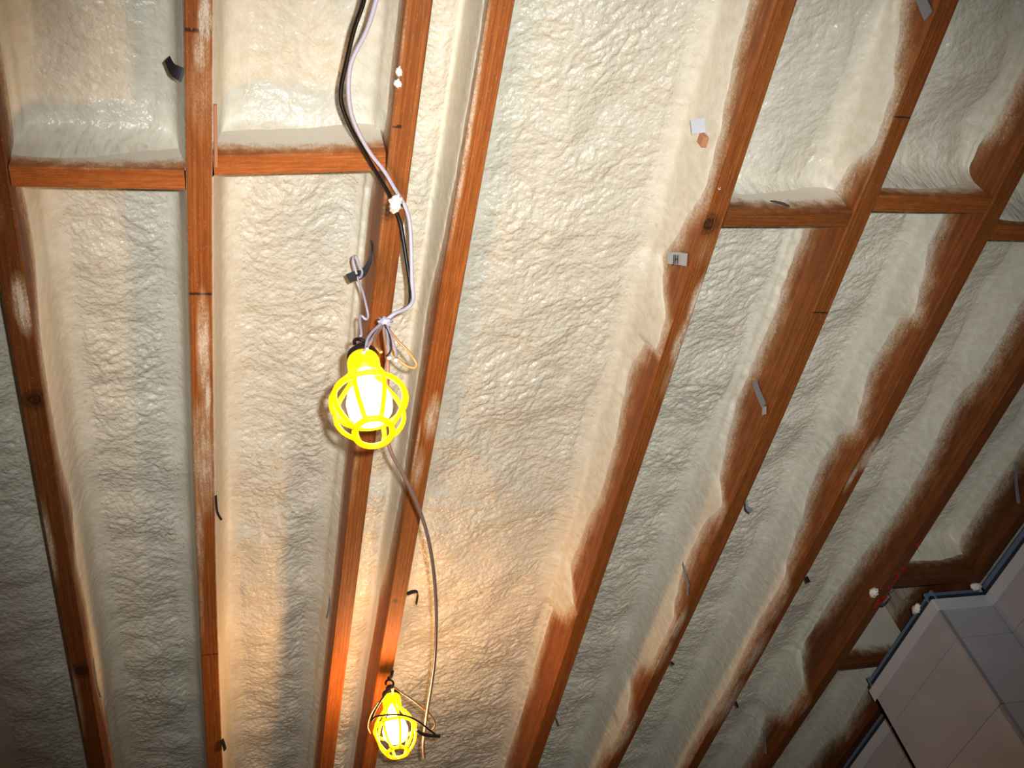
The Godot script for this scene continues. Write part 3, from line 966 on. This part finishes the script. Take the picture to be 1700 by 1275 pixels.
func build_bits() -> void:
	var gc := "metal clips left on the joists"
	var gn := "bent nails sticking out of the joists"
	strap("B", false, [[-.437, .004, .001], [-.435, .004, .008], [-.430, .003, .016], [-.420, .002, .022]], V(0, .010, .018), .0018, M.dark_steel, "metal_clip", "dark bent metal clip on the pinkish-dusted joist before its block", "clip", gc)
	var sh := put(box_mesh(V(.005, .006, .10), .001), "wood_shim", M.shim, self, V(jx("B", -.70) + JW + .0045, JB + .001, -.70))
	tag(sh, "thin wooden shim beside the pinkish-dusted joist at the block", "shim")
	strap("B", true, [[-1.04, .0, .002], [-1.07, -.002, .004], [-1.085, -.004, .012]], V(.003, .003, 0), .0022, M.dark_steel, "bent_nail", "thin bent nail on the pinkish-dusted joist between the two blocks' bays", "nail", gn)
	strap("B", true, [[-1.66, .0, .001], [-1.675, -.003, .005], [-1.69, -.003, .007]], V(.006, .006, 0), .0022, M.dark_steel, "bent_nail", "short dark nail at the far end of the pinkish-dusted joist", "nail", gn)
	strap("A", true, [[-1.44, .034, .001], [-1.49, .02, .004], [-1.52, .015, .010]], V(0, .004, .004), .0022, M.steel, "bent_nail", "thin bent nail on the side of the dark knotty joist", "nail", gn)
	strap("C", false, [[-1.36, .075, .002], [-1.40, .066, .003], [-1.415, .062, .007]], V(0, .008, .004), .0022, M.steel, "metal_clip", "grey metal clip low on the upper lamp's joist, past the lamp", "clip", gc)
	strap("D", true, [[-1.29, .004, .001], [-1.285, .004, .018], [-1.29, .002, .026], [-1.31, -.002, .025]], V(0, .008, .002), .003, M.dark_steel, "bent_nail", "bent hook nail on the second lamp's joist", "nail", gn)
	# joist E
	strap("E", false, [[-.475, .060, .004], [-.478, .061, .018], [-.481, .062, .032]], V(0, .012, .022), .0016, M.bright_steel, "metal_clip", "pale metal clip half buried in the foam above a small bare notch", "clip", gc)
	var nt := put(box_mesh(V(.012, .022, .02), .002), "wood_scrap", M.shim, self, on_side("E", false, -.492, .052, .010))
	tag(nt, "small bare wood scrap under the pale clip in the foam", "wood scrap")
	var tg := strap("E", false, [[-.640, .008, .004], [-.652, .030, .005], [-.668, .056, .007]], V(0, .004, .024), .0016, M.bright_steel, "metal_tag", "printed grey metal tag on the joist side at the foam edge", "tag")
	var tm := TextMesh.new()
	tm.text = "JH"
	tm.font_size = 16
	tm.pixel_size = 0.0014
	tm.depth = 0.0006
	var lt := put(tm, "lettering", M.ink, tg)
	var u := (on_side("E", false, -.642, .014, .0) - on_side("E", false, -.666, .053, .0)).normalized()
	var nn := V(-1, 0, 0)
	var vv := nn.cross(u).normalized()
	lt.basis = Basis(u, vv, nn)
	lt.position = on_side("E", false, -.654, .034, .0070) - tg.position - vv * 0.002
	strap("E", true, [[-1.70, .004, .001], [-1.705, -.002, .008], [-1.71, -.014, .012]], V(.004, .004, .012), .003, M.steel, "metal_clip", "grey metal clip under the far end of the tagged joist", "clip", gc)
	# joist F
	strap("F", false, [[-.895, .062, .003], [-.902, .040, .003], [-.905, .016, .0035]], V(0, .004, .020), .0016, M.steel, "metal_strap", "bent grey metal strap nailed flat to the joist side", "strap")
	strap("F", false, [[-.906, .015, .0035], [-.914, .006, .006]], V(.0, .004, .030), .0016, M.bright_steel, "metal_clip", "bright bent end below the grey metal strap", "clip", gc)
	strap("F", true, [[-1.10, .0, .001], [-1.11, -.006, .004], [-1.115, -.01, .016]], V(.003, .004, .010), .003, M.steel, "metal_clip", "grey clip at the edge of the strapped joist past the strap", "clip", gc)
	strap("F", false, [[-1.315, .060, .002], [-1.325, .03, .004], [-1.33, .008, .004]], V(0, .003, .010), .0018, M.steel, "metal_strap", "thin grey strap on the side of the strapped joist, farther along", "strap")
	strap("F", false, [[-1.327, .012, .005], [-1.345, .002, .005]], V(.0, .004, .022), .0018, M.steel, "metal_clip", "grey clip foot below the thin grey strap", "clip", gc)
	strap("F", true, [[-1.55, .0, .0], [-1.555, -.003, .010]], V(.003, .003, .003), .0028, M.dark_steel, "bent_nail", "tiny dark nail at the edge of the strapped joist's far part", "nail", gn)
	strap("F", false, [[-.285, .036, .003], [-.292, .022, .003], [-.300, .004, .003]], V(0, .004, .024), .0016, M.steel, "metal_strap", "grey notched metal strap on the strapped joist before its block", "strap")
	# joist G, H, I
	strap("G", true, [[-1.72, .0, .0], [-1.735, -.004, .012]], V(.003, .003, .004), .0028, M.dark_steel, "bent_nail", "tiny dark nail on the joist beside the red-marked joist", "nail", gn)
	strap("G", true, [[-1.315, .0, .0], [-1.325, -.004, .010]], V(.003, .003, .012), .004, M.dark_steel, "metal_clip", "small dark clip on the joist beside the red-marked joist", "clip", gc)
	strap("I", false, [[-1.10, .066, .003], [-1.13, .04, .004], [-1.155, .012, .004]], V(0, .003, .016), .0016, M.steel, "metal_strap", "grey metal strap on the dark joist against the steel track", "strap")
	strap("H", false, [[-1.95, .055, .003], [-1.97, .03, .004], [-1.98, .012, .006]], V(0, .003, .014), .0016, M.steel, "metal_strap", "grey metal strap on the red-marked joist beyond the lower block", "strap")
	# bent nail on the dark red block
	var bn := put(tube_mesh([V(0, 0, 0), V(.004, -.004, .010), V(.022, -.016, .014), V(.032, -.024, .012)], .0022, 6, 3), "bent_nail", M.dark_steel, self, V(.952, JB + .040, -.7925))
	tag(bn, "bent nail on the face of the dark red block", "nail", gn)
	# crumbs of foam
	for c in [[V(.249, 2.996, -.578), V(.010, .008, .014), "foam crumb on the upper lamp's joist, beside a second crumb"], [V(.249, 2.996, -.596), V(.012, .008, .012), "foam crumb on the upper lamp's joist, beside a second crumb"],
			[V(.262, 2.972, -.783), V(.020, .014, .030), "white torn crumb stuck on the black and white cords"], [V(.825, 3.006, -.742), V(.010, .012, .014), "small pale crumb on the tagged joist before the dark red block"],
			[V(2.015, 2.994, -1.93), V(.035, .02, .02), "pale foam crumb at the jog of the white chase"], [V(1.846, 2.985, -2.0), V(.015, .02, .04), "pale foam crumb on the bump of the white chase"], [V(1.69, 3.004, -1.935), V(.02, .02, .03), "pale foam crumb beside the red paint marks"]]:
		var o := put(lump_mesh(c[1], 40 + int(c[0].x * 100)), "foam_crumb", M.crumb, self, c[0])
		tag(o, c[2], "foam crumb", "loose crumbs of foam")
	# crumpled paper in the dark gap
	var pp := put(lump_mesh(V(.09, .05, .11), 77), "crumpled_paper", M.paper, self, V(1.80, JB + .085, -2.06))
	tag(pp, "crumpled pale scrap tucked between the two dark blocks", "paper")
	# red marking paint on the joist beside the chase
	var i := 0
	var where := ["largest red paint mark on the joist beside the chase", "small red paint dab next to the largest red mark", "long red paint dash between the largest mark and the near block", "short red crossways dab beside the long red dash", "red paint dab on the marked joist before the near dark block", "thinnest red paint streak on the joist beside the chase"]
	for q in [[-1.415, .55, .030, .010], [-1.40, .80, .014, .012], [-1.33, .7, .02, .006], [-1.31, .85, .008, .012], [-1.24, .75, .012, .008], [-1.37, .65, .02, .004]]:
		var z: float = q[0] * H
		var o := put(box_mesh(V(q[3] * 1.3, .0016, q[2] * 1.3), .0006), "paint_mark", M.red, self, V(jx("H", z) + JW * q[1], JB - .0005, z))
		o.rotation.y = 0.5 * sin(i * 2.3)
		tag(o, where[i], "paint mark", "red marking paint on the joist")
		i += 1
